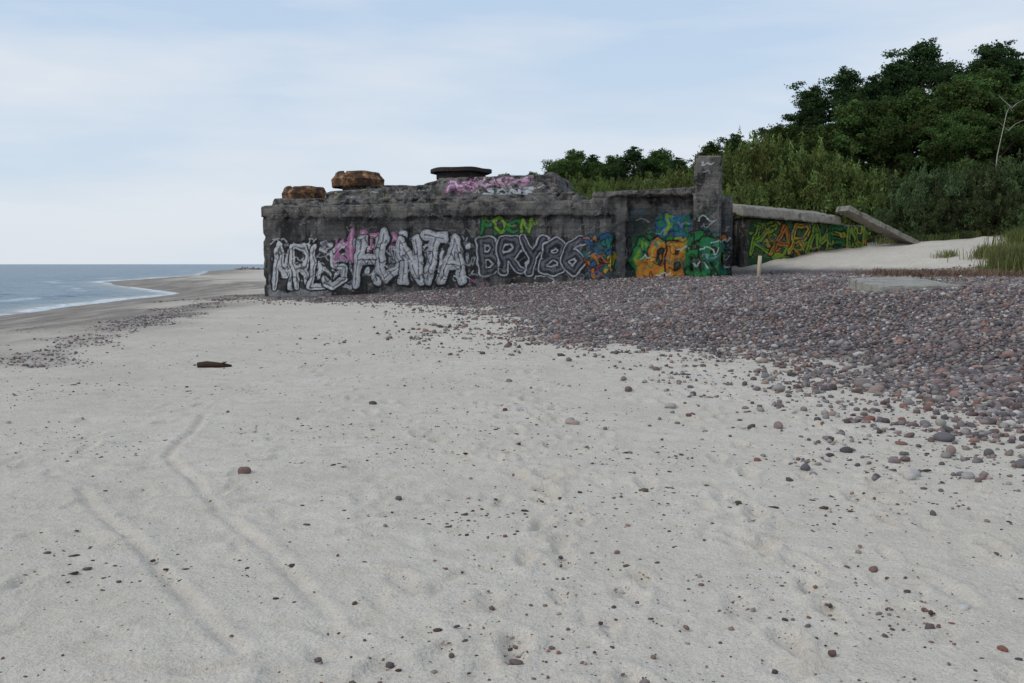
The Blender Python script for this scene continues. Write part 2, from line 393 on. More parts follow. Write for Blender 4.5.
for i in range(24):
    u=r_.uniform(-3.4,18);w0=r_.uniform(.3,2.2);s=r_.uniform(.25,.9);zt=(5.2 if u>13.6 else 4.74)
    parts.append(prism([(u,w0),(u+s,w0+.1),(u+s*.9,w0+.5),(u+.05,w0+.45)],zt-.3,[zt+r_.uniform(.0,.18) for _ in range(4)],.05))
for i in range(12):
    u=r_.uniform(A0+.5,B1-1);w0=r_.uniform(4.6,6);s=r_.uniform(.3,.9);zt=6.0 if u<B0 else 6.4
    parts.append(prism([(u,w0),(u+s,w0+.1),(u+s*.9,w0+.6),(u+.05,w0+.5)],zt-.4,[zt+r_.uniform(.0,.18) for _ in range(4)],.06))
bunk=bpy.data.objects.new("graffiti_concrete_bunker",None);scene.collection.objects.link(bunk)
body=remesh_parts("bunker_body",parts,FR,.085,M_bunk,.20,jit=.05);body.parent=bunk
bv=bvh_of(body)

# ---- graffiti painter on a world-size grid of the wall
class Paint:
    def __init__(s,U,Zv,wob=.16):
        s.U0=U;s.Z0=Zv;s.c=np.zeros(U.shape+(3,));s.a=np.zeros(U.shape)
        s.U=U+wob*2*(fbm(U*1.7,Zv*1.7,2,201)-.5)+.05*(fbm(U*7,Zv*7,2,203)-.5);s.Z=Zv+wob*2*(fbm(U*1.7,Zv*1.7,2,207)-.5)+.05*(fbm(U*7,Zv*7,2,209)-.5)
    def put(s,m,c,sl=None):
        c=np.array(c,float)
        if sl is None: sl=(slice(None),slice(None))
        C=s.c[sl];A=s.a[sl];m=np.clip(m,0,1);na=m+A*(1-m)
        C[...]=np.where(na[...,None]>1e-4,(c*m[...,None]+C*(A*(1-m))[...,None])/np.maximum(na,1e-4)[...,None],c);A[...]=na
    def win(s,u0,u1,z0,z1):
        i=np.searchsorted(s.U0[0],[u0-.25,u1+.25]);j=np.searchsorted(s.Z0[:,0],[z0-.25,z1+.25]);return (slice(j[0],j[1]),slice(i[0],i[1]))
    def stroke(s,pts,w,c,al=1,soft=.02):
        pts=np.array(pts,float);r=w/2+soft
        sl=s.win(pts[:,0].min()-r,pts[:,0].max()+r,pts[:,1].min()-r,pts[:,1].max()+r)
        U=s.U[sl];Zv=s.Z[sl]
        if U.size==0: return
        d=np.full(U.shape,9.)
        for a,b in zip(pts[:-1],pts[1:]): d=np.minimum(d,segd(U,Zv,a,b))
        s.put(al*sm(w/2+soft,w/2-soft,d),c,sl)
    def patch(s,u0,u1,z0,z1,c,al=.9,seed=0,rough=.25):
        sl=s.win(u0-.4,u1+.4,z0-.4,z1+.4);U=s.U[sl];Zv=s.Z[sl]
        n=(fbm(U*2,Zv*2,3,seed+100)-.5)*rough*4
        d=np.minimum(np.minimum(U-u0,u1-U),np.minimum(Zv-z0,z1-Zv))+n*.4
        s.put(al*sm(-.05,.05,d),c,sl)
G={'M':[[(0,0),(.08,1),(.5,.3),(.92,1),(1,0)]],'R':[[(.05,0),(.05,1),(.65,1),(.9,.8),(.7,.52),(.1,.45)],[(.4,.5),(1,0)]],'L':[[(.1,1),(.05,.05),(.95,.1)]],
'S':[[(.95,.85),(.5,1),(.08,.78),(.3,.52),(.8,.42),(.92,.18),(.5,0),(.0,.12)]],'H':[[(.05,0),(.1,1)],[(.95,0),(.88,1)],[(.1,.5),(.95,.55)]],'U':[[(.05,1),(.08,.25),(.5,0),(.9,.25),(.95,1)]],
'N':[[(.05,0),(.1,1),(.85,.05),(.95,1)]],'T':[[(.0,.95),(1,.9)],[(.5,.9),(.45,0)]],'A':[[(0,0),(.5,1),(1,0)],[(.2,.38),(.85,.35)]],'B':[[(.05,0),(.05,1),(.6,1),(.85,.78),(.6,.55),(.1,.52)],[(.6,.55),(.95,.28),(.6,0),(.05,0)]],
'Y':[[(0,1),(.45,.5),(1,1)],[(.45,.5),(.35,0)]],'8':[[(.5,.52),(.15,.62),(.12,.85),(.5,1),(.85,.85),(.82,.62),(.5,.52),(.1,.38),(.08,.12),(.5,0),(.92,.12),(.9,.38),(.5,.52)]],'6':[[(.85,.95),(.35,.75),(.05,.3),(.5,0),(.92,.28),(.5,.52),(.12,.35)]],
'O':[[(.5,0),(.05,.3),(.1,.8),(.5,1),(.9,.8),(.95,.3),(.5,0)]],'E':[[(.95,1),(.1,.95),(.05,.05),(.95,0)],[(.1,.52),(.75,.5)]],'K':[[(.05,0),(.08,1)],[(.9,1),(.12,.45),(.95,0)]],'P':[[(.05,0),(.05,1),(.7,.98),(.9,.7),(.6,.45),(.1,.42)]],'G':[[(.9,.85),(.4,1),(.05,.5),(.4,0),(.9,.15),(.9,.5),(.5,.48)]],'W':[[(0,1),(.2,0),(.5,.7),(.78,0),(1,1)]]}
def word(P,txt,u0,u1,z0,z1,layers,gap=.12,lean=.08,seed=1,each=False):
    r=np.random.default_rng(seed);n=len(txt);cw=(u1-u0)/n
    items=[]
    for i,ch in enumerate(txt):
        a=u0+i*cw+cw*gap*.5;b=cw*(1-gap)*r.uniform(.92,1.1);zz=z0+r.uniform(-.05,.08)*(z1-z0);hhh=(z1-z0)*r.uniform(.88,1.05);tl=r.uniform(-.5,1)*lean
        for pl in G[ch]: items.append((i,[(a+b*p[0]+tl*hhh*(p[1]-.5),zz+hhh*p[1]) for p in pl]))
    groups=[[it for it in items if it[0]==i] for i in range(n)] if each else [items]
    for g_ in groups:
        for (w,c,dx,dz,al) in layers:
            for i,pl in g_:
                cc=c[i%len(c)] if isinstance(c,list) else c
                P.stroke([(p[0]+dx,p[1]+dz) for p in pl],w,cc,al)
def scribble(P,u,z,s,c,w=.05,n=9,seed=0,al=.9):
    r=np.random.default_rng(seed);pts=[(u,z)]
    for i in range(n): pts.append((u+s*(i+1)/n*1.6+r.uniform(-.3,.3)*s,z+r.uniform(-.5,.5)*s))
    q=[]
    for a,b,c2 in zip(pts[:-2],pts[1:-1],pts[2:]):
        for k in range(4):
            t_=k/4;m0=((a[0]+b[0])/2,(a[1]+b[1])/2);m1=((b[0]+c2[0])/2,(b[1]+c2[1])/2)
            q.append(((1-t_)**2*m0[0]+2*t_*(1-t_)*b[0]+t_*t_*m1[0],(1-t_)**2*m0[1]+2*t_*(1-t_)*b[1]+t_*t_*m1[1]))
    P.stroke(q,w,c,al,.015)
def chunks(P,u0,u1,z0,z1,n,cols,seed,wmin=.08,wmax=.3,L=.6,ol=.09):
    r=np.random.default_rng(seed)
    for i in range(n):
        u=r.uniform(u0,u1);z=r.uniform(z0,z1);a=r.choice([1.57,1.3,1.8,.3,-.4,.9,2.3])+r.normal(0,.15);l=L*r.uniform(.4,1.1);w=r.uniform(wmin,wmax)
        b=a+r.choice([-1.3,1.3,.8,-.8]);p=[(u,z),(u+l*math.cos(a),z+l*math.sin(a)),(u+l*math.cos(a)+.5*l*math.cos(b),z+l*math.sin(a)+.5*l*math.sin(b))]
        p=[(min(max(q[0],u0),u1),min(max(q[1],z0),z1)) for q in p]
        P.stroke(p,w+ol,BK,.9);P.stroke(p,w,cols[i%len(cols)],.95)
WH=(.58,.59,.60);BK=(.012,.012,.014);SV=(.32,.33,.35);PK=(.45,.16,.32);GR=(.02,.19,.045);YG=(.20,.35,.03);OR=(.50,.18,.02);BL=(.02,.11,.24);TQ=(.015,.17,.14);YE=(.50,.36,.04);RD=(.35,.04,.03);DG_=(.012,.07,.025)
def skin(name,fr,bv,u0,u1,z0,z1,w_start,step,paintfn,mat,parent):
    us=np.arange(u0,u1,step);zs=np.arange(z0,z1,step);U,Zv=np.meshgrid(us,zs)
    P=Paint(U,Zv);paintfn(P)
    start=fr.w(np.stack([U,np.full_like(U,w_start),Zv],-1));D=Vector((fr.n[0],fr.n[1],0))
    Wd=np.full(U.shape,np.nan);flat=start.reshape(-1,3);need=(P.a.reshape(-1)>.003)
    nd=need.reshape(U.shape);nd2=nd.copy()
    for k in (1,2):
        nd2[k:]|=nd[:-k];nd2[:-k]|=nd[k:];nd2[:,k:]|=nd[:,:-k];nd2[:,:-k]|=nd[:,k:]
    idx=np.nonzero(nd2.reshape(-1))[0];wf=Wd.reshape(-1)
    for i in idx:
        h=bv.ray_cast(Vector(flat[i]),D,12)
        if h[0] is not None: wf[i]=w_start+h[3]-.008
    Wd=wf.reshape(U.shape)
    V=fr.w(np.stack([U,np.nan_to_num(Wd,nan=50.),Zv],-1)).reshape(-1,3)
    Fc=grid_faces(*U.shape);q=Wd.reshape(-1)[Fc];ok=~np.isnan(q).any(1);ok&=(np.nan_to_num(q).max(1)-np.nan_to_num(q).min(1))<.06
    Fc=Fc[ok];used=np.unique(Fc);mp=np.zeros(len(V),int);mp[used]=np.arange(len(used))
    C=np.concatenate([P.c.reshape(-1,3),P.a.reshape(-1,1)],1)[used]
    o=mesh_from(name,V[used],mp[Fc],mat,True,C);o.parent=parent;return o
def bu(px): return FR.u(px)
def bz(py,px): return ZZ(py,FR.dep(FR.u(px)))
def paint_bunker(P):
    B=lambda a,b,c,d:(bu(a),bu(b),bz(d,(a+b)/2),bz(c,(a+b)/2))
    P.patch(*B(262,332,274,300),(.30,.30,.30),.75,1)
    P.patch(*B(265,356,240,290),(.018,.018,.02),.85,2)
    P.patch(*B(350,470,236,284),(.03,.03,.035),.85,3)
    P.patch(*B(470,590,236,278),(.015,.015,.017),.9,4)
    P.patch(*B(586,612,233,280),(.03,.08,.11),.7,5)
    P.patch(*B(613,628,203,280),(.13,.13,.125),.5,6,.1)
    for i in range(60): scribble(P,bu(268+(i*37)%330),bz(238+(i*17)%48,420),.6,[WH,SV,BK,(.2,.2,.21),PK][i%5],.06,8,700+i,.6)
    chunks(P,*B(268,350,244,290),30,[SV,WH,(.18,.18,.19)],41,.06,.22,.8,.07)
    word(P,"MRLS",*B(272,348,245,287),[(.52,BK,0,0,1),(.33,WH,0,0,.95),(.07,BK,.05,-.03,.8)],.0,.3,3,True)
    word(P,"KE",*B(336,358,240,262),[(.16,PK,0,0,.8)],.2,.2,5)
    for i in range(30): scribble(P,bu(266+i*3),bz(244+(i*7)%42,280),.5,[WH,BK,SV,BK][i%4],.05,7,30+i,.85)
    word(P,"HES",*B(350,402,234,262),[(.30,PK,0,0,.8),(.10,(.6,.38,.48),0,0,.8)],.15,.1,7)
    chunks(P,*B(356,468,238,280),40,[SV,WH,(.2,.2,.21)],43,.06,.24,.9,.07)
    word(P,"HUNTA",*B(358,466,238,282),[(.66,BK,.05,-.04,1),(.46,(.40,.41,.425),0,0,1),(.24,(.56,.56,.58),0,.03,.9),(.06,BK,-.03,.0,.8)],.0,.22,9,True)
    for i in range(34): scribble(P,bu(356+i*3.2),bz(241+(i*11)%38,400),.5,[BK,WH,BK,SV,BK][i%5],.05,8,60+i,.85)
    word(P,"BRY86",*B(480,584,239,272),[(.56,BK,0,0,1),(.47,(.46,.47,.50),0,0,1),(.34,(.03,.03,.035),0,0,1),(.12,(.14,.14,.16),.03,.02,.9)],.04,.15,11,True)
    for i in range(12): scribble(P,bu(476+i*8.6),bz(244+(i*11)%30,500),.4,[BK,(.2,.2,.22),(.3,.3,.32)][i%3],.04,7,760+i,.6)
    P.patch(*B(478,535,217,235),(.03,.05,.025),.6,9)
    word(P,"HOON",*B(481,532,220,233),[(.26,BK,0,0,.9),(.15,[GR,YG],0,0,1)],.0,.3,13,True)
    for i in range(7): scribble(P,bu(480+i*8),bz(221+(i*5)%13,500),.35,[YG,BK,GR][i%3],.045,7,780+i,.8)
    chunks(P,*B(584,612,236,278),26,[OR,BL,TQ,RD,BL,YE],45,.06,.22,.6)
    for i in range(12): scribble(P,bu(583+(i*5)%22),bz(238+i*3.4,598),.42,[OR,BK,TQ,BK,BL,(.2,.2,.2)][i%6],.06,6,90+i,.9)
    for i in range(40): scribble(P,bu(270+i*8.4),bz(210+(i*13)%25,400),.40,[SV,BK,(.25,.25,.25)][i%3],.035,7,130+i,.5)
    P.patch(*B(629,724,235,280),DG_,.97,15,.1)
    chunks(P,*B(632,722,238,277),44,[GR,GR,OR,YG,DG_,TQ,OR],47,.08,.30,.8)
    word(P,"GOBER",*B(632,722,240,274),[(.56,BK,.0,0,1),(.38,[GR,OR,OR,GR,GR],0,0,1),(.12,[YG,YE,(.6,.3,.05),GR,TQ],.03,.04,.9)],.0,.2,17,True)
    P.patch(*B(636,656,260,280),OR,.9,19,.3);P.patch(*B(677,685,237,262),OR,.9,21,.1);P.patch(*B(680,686,238,252),YE,.7,27,.1)
    for i in range(30): scribble(P,bu(631+i*3),bz(238+(i*9)%38,680),.5,[BK,BK,WH,GR,BK,TQ][i%6],.055,6,160+i,.9)
    P.patch(*B(628,658,208,236),(.02,.035,.03),.6,25)
    word(P,"SPOT",*B(657,689,216,233),[(.34,BL,0,0,.9),(.15,[GR,YG,TQ,GR],0,0,1)],.0,.3,23,True)
    for i in range(14): scribble(P,bu(630+i*4),bz(212+(i*7)%22,660),.4,[BL,SV,BK,GR,BK][i%5],.045,7,800+i,.8)
    pu=FR.u(706,-.35)
    scribble(P,pu-.4,bz(166,706),.5,WH,.06,7,200);scribble(P,pu-.35,bz(176,706),.35,SV,.05,7,201)
    for i in range(12): scribble(P,pu-.55+.1*(i%5),bz(216+i*5,706),.5,[GR,WH,SV,TQ,BK,GR][i%6],.05,7,210+i)
    for i in range(6): scribble(P,bu(722),bz(222+i*9,724),.3,[BL,SV,WH][i%3],.05,6,830+i,.8)
    uz=lambda py:ZZ(py,53.0);uu=lambda px:FR.u(px,3.6)
    word(P,"PES",uu(448),uu(472),uz(191),uz(182),[(.26,PK,0,0,.95),(.08,(.75,.6,.7),0,0,.9)],.05,.3,31)
    word(P,"KAERS",uu(474),uu(530),uz(187),uz(180),[(.15,(.6,.38,.5),0,0,.95)],.0,.4,33)
    word(P,"SONE",uu(486),uu(530),uz(197),uz(190),[(.13,WH,0,0,.9)],.0,.4,35)
    for i in range(18): scribble(P,uu(438+i*6.5),uz(183+(i*5)%14),.35,[WH,(.3,.3,.42),PK,SV,BK][i%5],.045,7,220+i,.8)
    for i in range(18): scribble(P,uu(332+i*6),uz(190+(i%5)*2),.3,[SV,YE,BK,WH][i%4],.04,7,250+i,.6)
skin("graffiti_wall_paint",FR,bv,-3.6,20.1,-.1,6.75,-2,.027,paint_bunker,M_bunkp,bunk)

def ring(name,u,w,r0,r1,z0,z1,mat,hollow=.0,seg=48,notch=False,fr=FR,parent=bunk,thin=False):
    if thin: prof=[(r0*.9,z0),(r0,z0+.04),(r0,z1-.04),(r1*.98,z1),(.01,z1+.03)]
    else: prof=[(r0*.96,z0),(r0,z0+.06),(r0*1.02,(z0+z1)/2-.05),(r0*1.03,(z0+z1)/2),(r1*1.03,z1-.2),(r1,z1-.08),(r1*.93,z1),(r1*.72,z1+.02),(r1*.70,z1-.25),(0.01,z1-.25)]
    V=[];n=len(prof)
    for k in range(seg):
        a=2*math.pi*k/seg;j=1+.03*math.sin(3*a)+.02*math.sin(7*a+1)
        for r,z in prof:
            dz=-.16 if (notch and 0<=(k%16)<3 and z>z1-.2 and r>r1*.7) else 0
            V.append((u+r*j*math.cos(a),w+r*j*math.sin(a),z+dz+.02*math.sin(5*a)))
    Fc=[[k*n+i,((k+1)%seg)*n+i,((k+1)%seg)*n+i+1,k*n+i+1] for k in range(seg) for i in range(n-1)]
    o=mesh_from(name,fr.w(np.array(V)),np.array(Fc),mat,False);o.parent=parent;return o
ring("rusted_cupola_small",FR.u(306,5.2),5.2,1.22,1.12,5.22,5.98,M_rust,notch=True)
ring("rusted_cupola_large",FR.u(359,6.4),6.4,1.45,1.25,5.98,6.86,M_rust,notch=True)
ring("armour_plate_hatch",FR.u(461,6),6,1.35,1.3,6.3,6.66,M_lid,thin=True)
ring("armour_plate_lid",FR.u(461,6),6,1.68,1.60,6.62,6.88,M_lid,thin=True)

# ------------------------------------------------------------ ruined shelter on the right
R0=W(744,57);R1=W(868,60);FR2=Frame(R0,(R1[0]-R0[0],R1[1]-R0[1]))
L2=math.hypot(R1[0]-R0[0],R1[1]-R0[1])
ruin=bpy.data.objects.new("ruined_concrete_shelter",None);scene.collection.objects.link(ruin)
pr=[prism([(.2,.5),(L2+.3,.5),(L2+.3,2.4),(.2,2.4)],0,[4.40,4.0,4.1,4.4]),box(-.9,.25,1.4,5,0,4.4)]
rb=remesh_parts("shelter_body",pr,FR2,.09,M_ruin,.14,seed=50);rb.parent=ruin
Vs=[(-.45,-.35,4.36),(6.6,-.15,3.96),(6.8,2.9,4.40),(-.45,2.8,4.85)]
Vt=[(-.45,-.30,4.98),(6.6,-.10,4.52),(6.8,2.9,4.98),(-.45,2.8,5.42)]
rs=remesh_parts("roof_slab",[(Vs+Vt,[(3,2,1,0),(4,5,6,7),(0,1,5,4),(1,2,6,5),(2,3,7,6),(3,0,4,7)])],FR2,.07,M_pale,.16,seed=55);rs.parent=ruin
def beam(name,a,b,wd,th,mat,parent,seed=3):
    a=Vector(a);b=Vector(b);d=(b-a).normalized();s=d.cross(Vector((0,0,1))).normalized();up=s.cross(d)
    n=24;V=[];r=np.random.default_rng(seed)
    for i in range(n+1):
        p=a.lerp(b,i/n)
        for k,(x,y) in enumerate([(-1,-1),(-1,.8),(-.85,1),(.85,1),(1,.8),(1,-1)]):
            V.append(tuple(p+s*(x*wd/2+r.normal(0,.015))+up*(y*th/2+r.normal(0,.018))))
    Fc=[(i*6+k,i*6+(k+1)%6,(i+1)*6+(k+1)%6,(i+1)*6+k) for i in range(n) for k in range(6)]
    me=bpy.data.meshes.new(name);me.from_pydata(V,[],Fc+[tuple(range(6)),tuple(range(n*6,n*6+6))[::-1]]);me.update()
    me.materials.append(mat);o=bpy.data.objects.new(name,me);scene.collection.objects.link(o)
    if parent: o.parent=parent
    return o
wa=W(840,58.4);wb=W(914,60.0)
beam("slanted_wing_wall_cap",(wa[0],wa[1],ZZ(209,58.4)),(wb[0],wb[1],ZZ(246,60)),1.2,.30,M_pale,ruin)
wing=[prism([(5.4,.65),(8.9,.9),(8.9,1.5),(5.4,1.5)],0,[4.35,2.75,2.75,4.35])]
wg=remesh_parts("wing_wall",wing,FR2,.09,M_ruin,.05,seed=60);wg.parent=ruin
bv2=bvh_of(rb)
def paint_ruin(P):
    f=lambda px:FR2.u(px,.5);z=lambda py:ZZ(py,58.5)
    P.patch(f(748),f(868),z(268),z(221),DG_,.9,40,.15)
    P.patch(f(752),f(800),z(258),z(226),(.09,.14,.03),.7,41,.2)
    chunks(P,f(750),f(866),z(262),z(224),70,[YG,YE,OR,GR,YG,(.12,.2,.03)],49,.06,.22,.8)
    word(P,"KARMEN",f(752),f(864),z(254),z(226),[(.46,BK,0,0,1),(.28,[YG,OR,YE,YG,GR,YG],0,0,1),(.07,BK,.03,.04,.9)],.0,.3,41,True)
    for i in range(50): scribble(P,f(750+i*2.25),z(225+(i*9)%34),.5,[YG,BK,BL,BK,YE,OR,GR][i%7],.055,6,300+i,.9)
skin("shelter_graffiti_paint",FR2,bv2,0,L2+.3,.8,5.2,-2,.032,paint_ruin,M_ruinp,ruin)

# ------------------------------------------------------------ stones
def ico(sub):
    import bmesh
    bm=bmesh.new();bmesh.ops.create_icosphere(bm,subdivisions=sub,radius=1);V=np.array([v.co[:] for v in bm.verts]);Fc=np.array([[v.index for v in f.verts] for f in bm.faces]);bm.free();return V,Fc
PAL=np.array([(.18,.135,.13),(.24,.215,.21),(.095,.085,.088),(.27,.155,.125),(.42,.39,.365),(.15,.135,.145),(.12,.08,.072),(.21,.17,.16),(.30,.23,.20),(.17,.15,.15),(.11,.10,.10),(.20,.14,.13),(.27,.245,.225)])
def stones(name,x,y,r,sub,seed,sink=.25,flat=(.45,.85),pal=PAL):
    r_=np.random.default_rng(seed);bV,bF=ico(sub);n=len(x);k=len(bV)
    z=hh(x,y)
    sc=np.stack([r_.uniform(.8,1.35,n),r_.uniform(.65,1.0,n),r_.uniform(*flat,n)],-1)*r[:,None]
    a=r_.uniform(0,6.28,n);ti=r_.normal(0,.22,n)
    bump=1+.22*(vn(bV[None,:,0]*1.3+np.arange(n)[:,None]*3.1,np.broadcast_to(bV[None,:,1]*1.3,(n,k)),np.broadcast_to(bV[None,:,2]*1.3+7,(n,k)),seed)-.5)*2
    P=bV[None]*bump[...,None]*sc[:,None,:]
    px=P[...,0];pz=P[...,2];c=np.cos(ti)[:,None];s=np.sin(ti)[:,None];px,pz=px*c-pz*s,px*s+pz*c
    c=np.cos(a)[:,None];s=np.sin(a)[:,None];qx=px*c-P[...,1]*s;qy=px*s+P[...,1]*c
    V=np.stack([qx+x[:,None],qy+y[:,None],pz+(z+sc[:,2]*(1-2*sink))[:,None]],-1).reshape(-1,3)
    Fc=(bF[None]+(np.arange(n)*k)[:,None,None]).reshape(-1,3)
    C=pal[r_.integers(0,len(pal),n)]*r_.uniform(.7,1.25,(n,1));C=np.repeat(C,k,0)
    return mesh_from(name,V,Fc,M_stone,True,C)
sx0,sy0=W(922,27)
def grav_mask(x,y):
    dg=dgrav(x,y);m=sm(-1.3,2.6,dg+2.6*(fbm(x*1.3,y*1.3,3,41)-.5))**1.2+.20*sm(-5,0,dg)*sm(.42,.7,fbm(x*2,y*2,2,43))+.16*sm(-3.2,0,dg)*sm(2.5,4,x)*sm(18,12,y)
    m=m*(.70+.30*sm(.35,.5,fbm(x*.6,y*.6,2,47)))
    s=.75*x+.66*y;zd=np.interp(s,S_X,S_Z)*sm(-12,6,x)
    onslab=(np.abs(x-sx0)<1.3)&(y>sy0-.2)&(y<sy0+3)
    return np.clip(m,0,1)*(1-.97*sm(.18,.5,zd)*sm(30,38,y)*sm(9,13,x))*(~onslab)
def sample(n,y0,y1,xf,dens,seed,pw=1.0):
    r_=np.random.default_rng(seed);y=y0+(y1-y0)*r_.random(n)**pw;x=(r_.uniform(-1,1,n))*(xf*y+1.5);keep=r_.random(n)<dens(x,y)*((.62*y+1.5)/(xf*y1+1.5) if pw==1.0 else 1)
    return x[keep],y[keep]
x,y=sample(390000,15,49,.62,grav_mask,1)
r=.032*np.exp(rng.normal(0,.38,len(x)));stones("gravel",x,y,r,1,2,.22)
x,y=sample(80000,7,15.2,.66,grav_mask,3)
r=.026*np.exp(rng.normal(0,.42,len(x)));stones("gravel",x,y,r,2,4,.25)
def strip_mask(x,y): return sm(1.0,.1,dstrip(x,y)+2.2*(fbm(x*.9,y*.7,3,51)-.5))*.5
x,y=sample(200000,16,56,.5,strip_mask,5);r=.024*np.exp(rng.normal(0,.3,len(x)));stones("gravel",x,y,r,1,6,.35)
def loose(x,y):
    k=.10+.90*sm(.48,.70,fbm(x*.8,y*.8,3,91))
    k*=.35+.65*sm(-2.5,2.0,x)+1.4*sm(-3,-.2,dgrav(x,y))
    return np.clip(k,0,1)*(dgrav(x,y)<0)*(dshore(x,y)>6)
x,y=sample(24000,3.2,28,.58,loose,8,1.7);r=.0064*np.exp(rng.normal(0,.48,len(x)));stones("pebbles",x,y,r,1,9,.3,pal=PAL*np.array([.95,.8,.75]))
x,y=sample(1500,3.4,28,.58,loose,18,1.0);r=.018*np.exp(rng.normal(0,.35,len(x)));stones("pebbles",x,y,r,2,19,.3)
hp=[(241,478,.055),(397,500,.030),(881,575,.030),(940,520,.03),(841,662,.022),(690,420,.035),(455,632,.012),(760,462,.03),(372,408,.05),(1012,404,.06),(913,440,.045),(872,424,.06),(889,426,.05),(905,421,.04),(953,432,.06),(975,428,.05),(998,435,.05),(930,410,.06),(1016,658,.02),(825,428,.03),(505,540,.014),(450,666,.018),(640,607,.012),(505,415,.035),(560,662,.012)]
hx=[];hy=[];hr=[]
for px,py,r0 in hp:
    d=CAMH*F/(py-HZ);q=W(px,d);hx.append(q[0]);hy.append(q[1]);hr.append(r0)
stones("stones",np.array(hx),np.array(hy),np.array(hr),3,77,.3,(.55,.75),pal=np.array([(.12,.085,.075),(.16,.10,.085),(.10,.09,.085),(.20,.09,.07)]))
def litter(x,y): return (.05+.95*sm(.50,.66,fbm(x*.5,y*.9,3,97)))*(dgrav(x,y)<.5)*(dshore(x,y)>4)
x,y=sample(26000,3.3,34,.58,litter,28,1.3);r=.0085*np.exp(rng.normal(0,.55,len(x)));stones("beach_debris",x,y,r,1,29,.35,(.15,.4),pal=np.array([(.06,.04,.03),(.09,.06,.04),(.12,.09,.06)]))

# ------------------------------------------------------------ tubes, wood
def tube(V,Fc,pts,rad,k=6):
    pts=[np.array(p,float) for p in pts];b0=len(V)
    for i,p in enumerate(pts):
        d=pts[min(i+1,len(pts)-1)]-pts[max(i-1,0)];d/=np.linalg.norm(d)+1e-9
        a=np.cross(d,[0,0,1.]) if abs(d[2])<.9 else np.cross(d,[1.,0,0]);a/=np.linalg.norm(a);b=np.cross(d,a)
        for j in range(k):
            t_=2*math.pi*j/k;V.append(p+(a*math.cos(t_)+b*math.sin(t_))*rad[i])
    for i in range(len(pts)-1):
        for j in range(k): Fc.append((b0+i*k+j,b0+i*k+(j+1)%k,b0+(i+1)*k+(j+1)%k,b0+(i+1)*k+j))
def logobj(name,pts,rad,mat,k=10,extra=()):
    V=[];Fc=[];P=[pts[0]]+list(pts)+[pts[-1]];R=[.002]+list(rad)+[.002];P[0]=tuple(np.array(pts[0])-(np.array(pts[1])-np.array(pts[0]))*.02);P[-1]=tuple(np.array(pts[-1])+(np.array(pts[-1])-np.array(pts[-2]))*.02)
    tube(V,Fc,P,R,k)
    for p,r0 in extra: tube(V,Fc,p,r0,6)
    V=np.array(V);V+= (np.random.default_rng(3).random(V.shape)-.5)*.012
    return mesh_from(name,V,np.array(Fc),mat,True)
d=CAMH*F/(366-HZ);dx,dy=W(196,d);dz=float(hh(dx,dy))
logobj("driftwood_log",[(dx,dy,dz+.045),(dx+.15,dy+.02,dz+.05),(dx+.30,dy-.02,dz+.05),(dx+.44,dy+.01,dz+.04),(dx+.56,dy+.04,dz+.025)],[.045,.055,.05,.04,.022],M_drift,extra=[([(dx+.38,dy,dz+.06),(dx+.5,dy-.04,dz+.10)],[.02,.008])])
px_,py_=W(758,46.5);pz=float(hh(px_,py_))
logobj("wooden_post",[(px_,py_,pz-.2),(px_+.02,py_,pz+.5),(px_+.05,py_,ZZ(256,46.5))],[.10,.095,.09],M_post)
FS=Frame((sx0-1.12,sy0),(1,.10));zz0=float(hh(sx0,sy0+.5))
remesh_parts("concrete_slab",[prism([(0,0),(2.25,-.1),(2.2,2.6),(.1,2.4)],zz0-.2,[zz0+.10,zz0+.13,zz0+.33,zz0+.30])],FS,.035,M_slab,.05,jit=.02)
x=rng.normal(0,1,70)*1.0+sx0;y=rng.uniform(-.55,-.1,70)+sy0;stones("stones",x,y,rng.uniform(.03,.07,70),2,78)

# ------------------------------------------------------------ foliage
def leaves(cent,spread,n,size,base,seed,up=.0,asp=.45,dark=.5):
    r=np.random.default_rng(seed);m=len(cent);cent=np.array(cent);spread=np.array(spread)
    w=spread.prod(1)**(2/3);w=w/w.sum();idx=r.choice(m,n,p=w)
    q=r.normal(0,1,(n,3));q/=np.linalg.norm(q,axis=1)[:,None];rad=r.random(n)**.6*(1+.5*r.random(n)**4)
    P=cent[idx]+q*rad[:,None]*spread[idx]
    A=r.normal(0,1,(n,3));A[:,2]+=up*2;A/=np.linalg.norm(A,axis=1)[:,None]
    B=np.cross(A,r.normal(0,1,(n,3)));B/=np.linalg.norm(B,axis=1)[:,None]
    s=(size*r.uniform(.6,1.4,n))[:,None];A=A*s;B=B*s*asp
    V=np.stack([P-A*.5,P+B*.5,P+A*.5,P-B*.5],1).reshape(-1,3)
    Fc=np.arange(4*n).reshape(-1,4)
    cl=r.uniform(.6,1.4,m)[idx]*r.uniform(.7,1.35,n)
    C=np.array(base)[None]*cl[:,None];C[:,0]*=r.uniform(.8,1.3,n)
    return V,Fc,np.repeat(C,4,0)
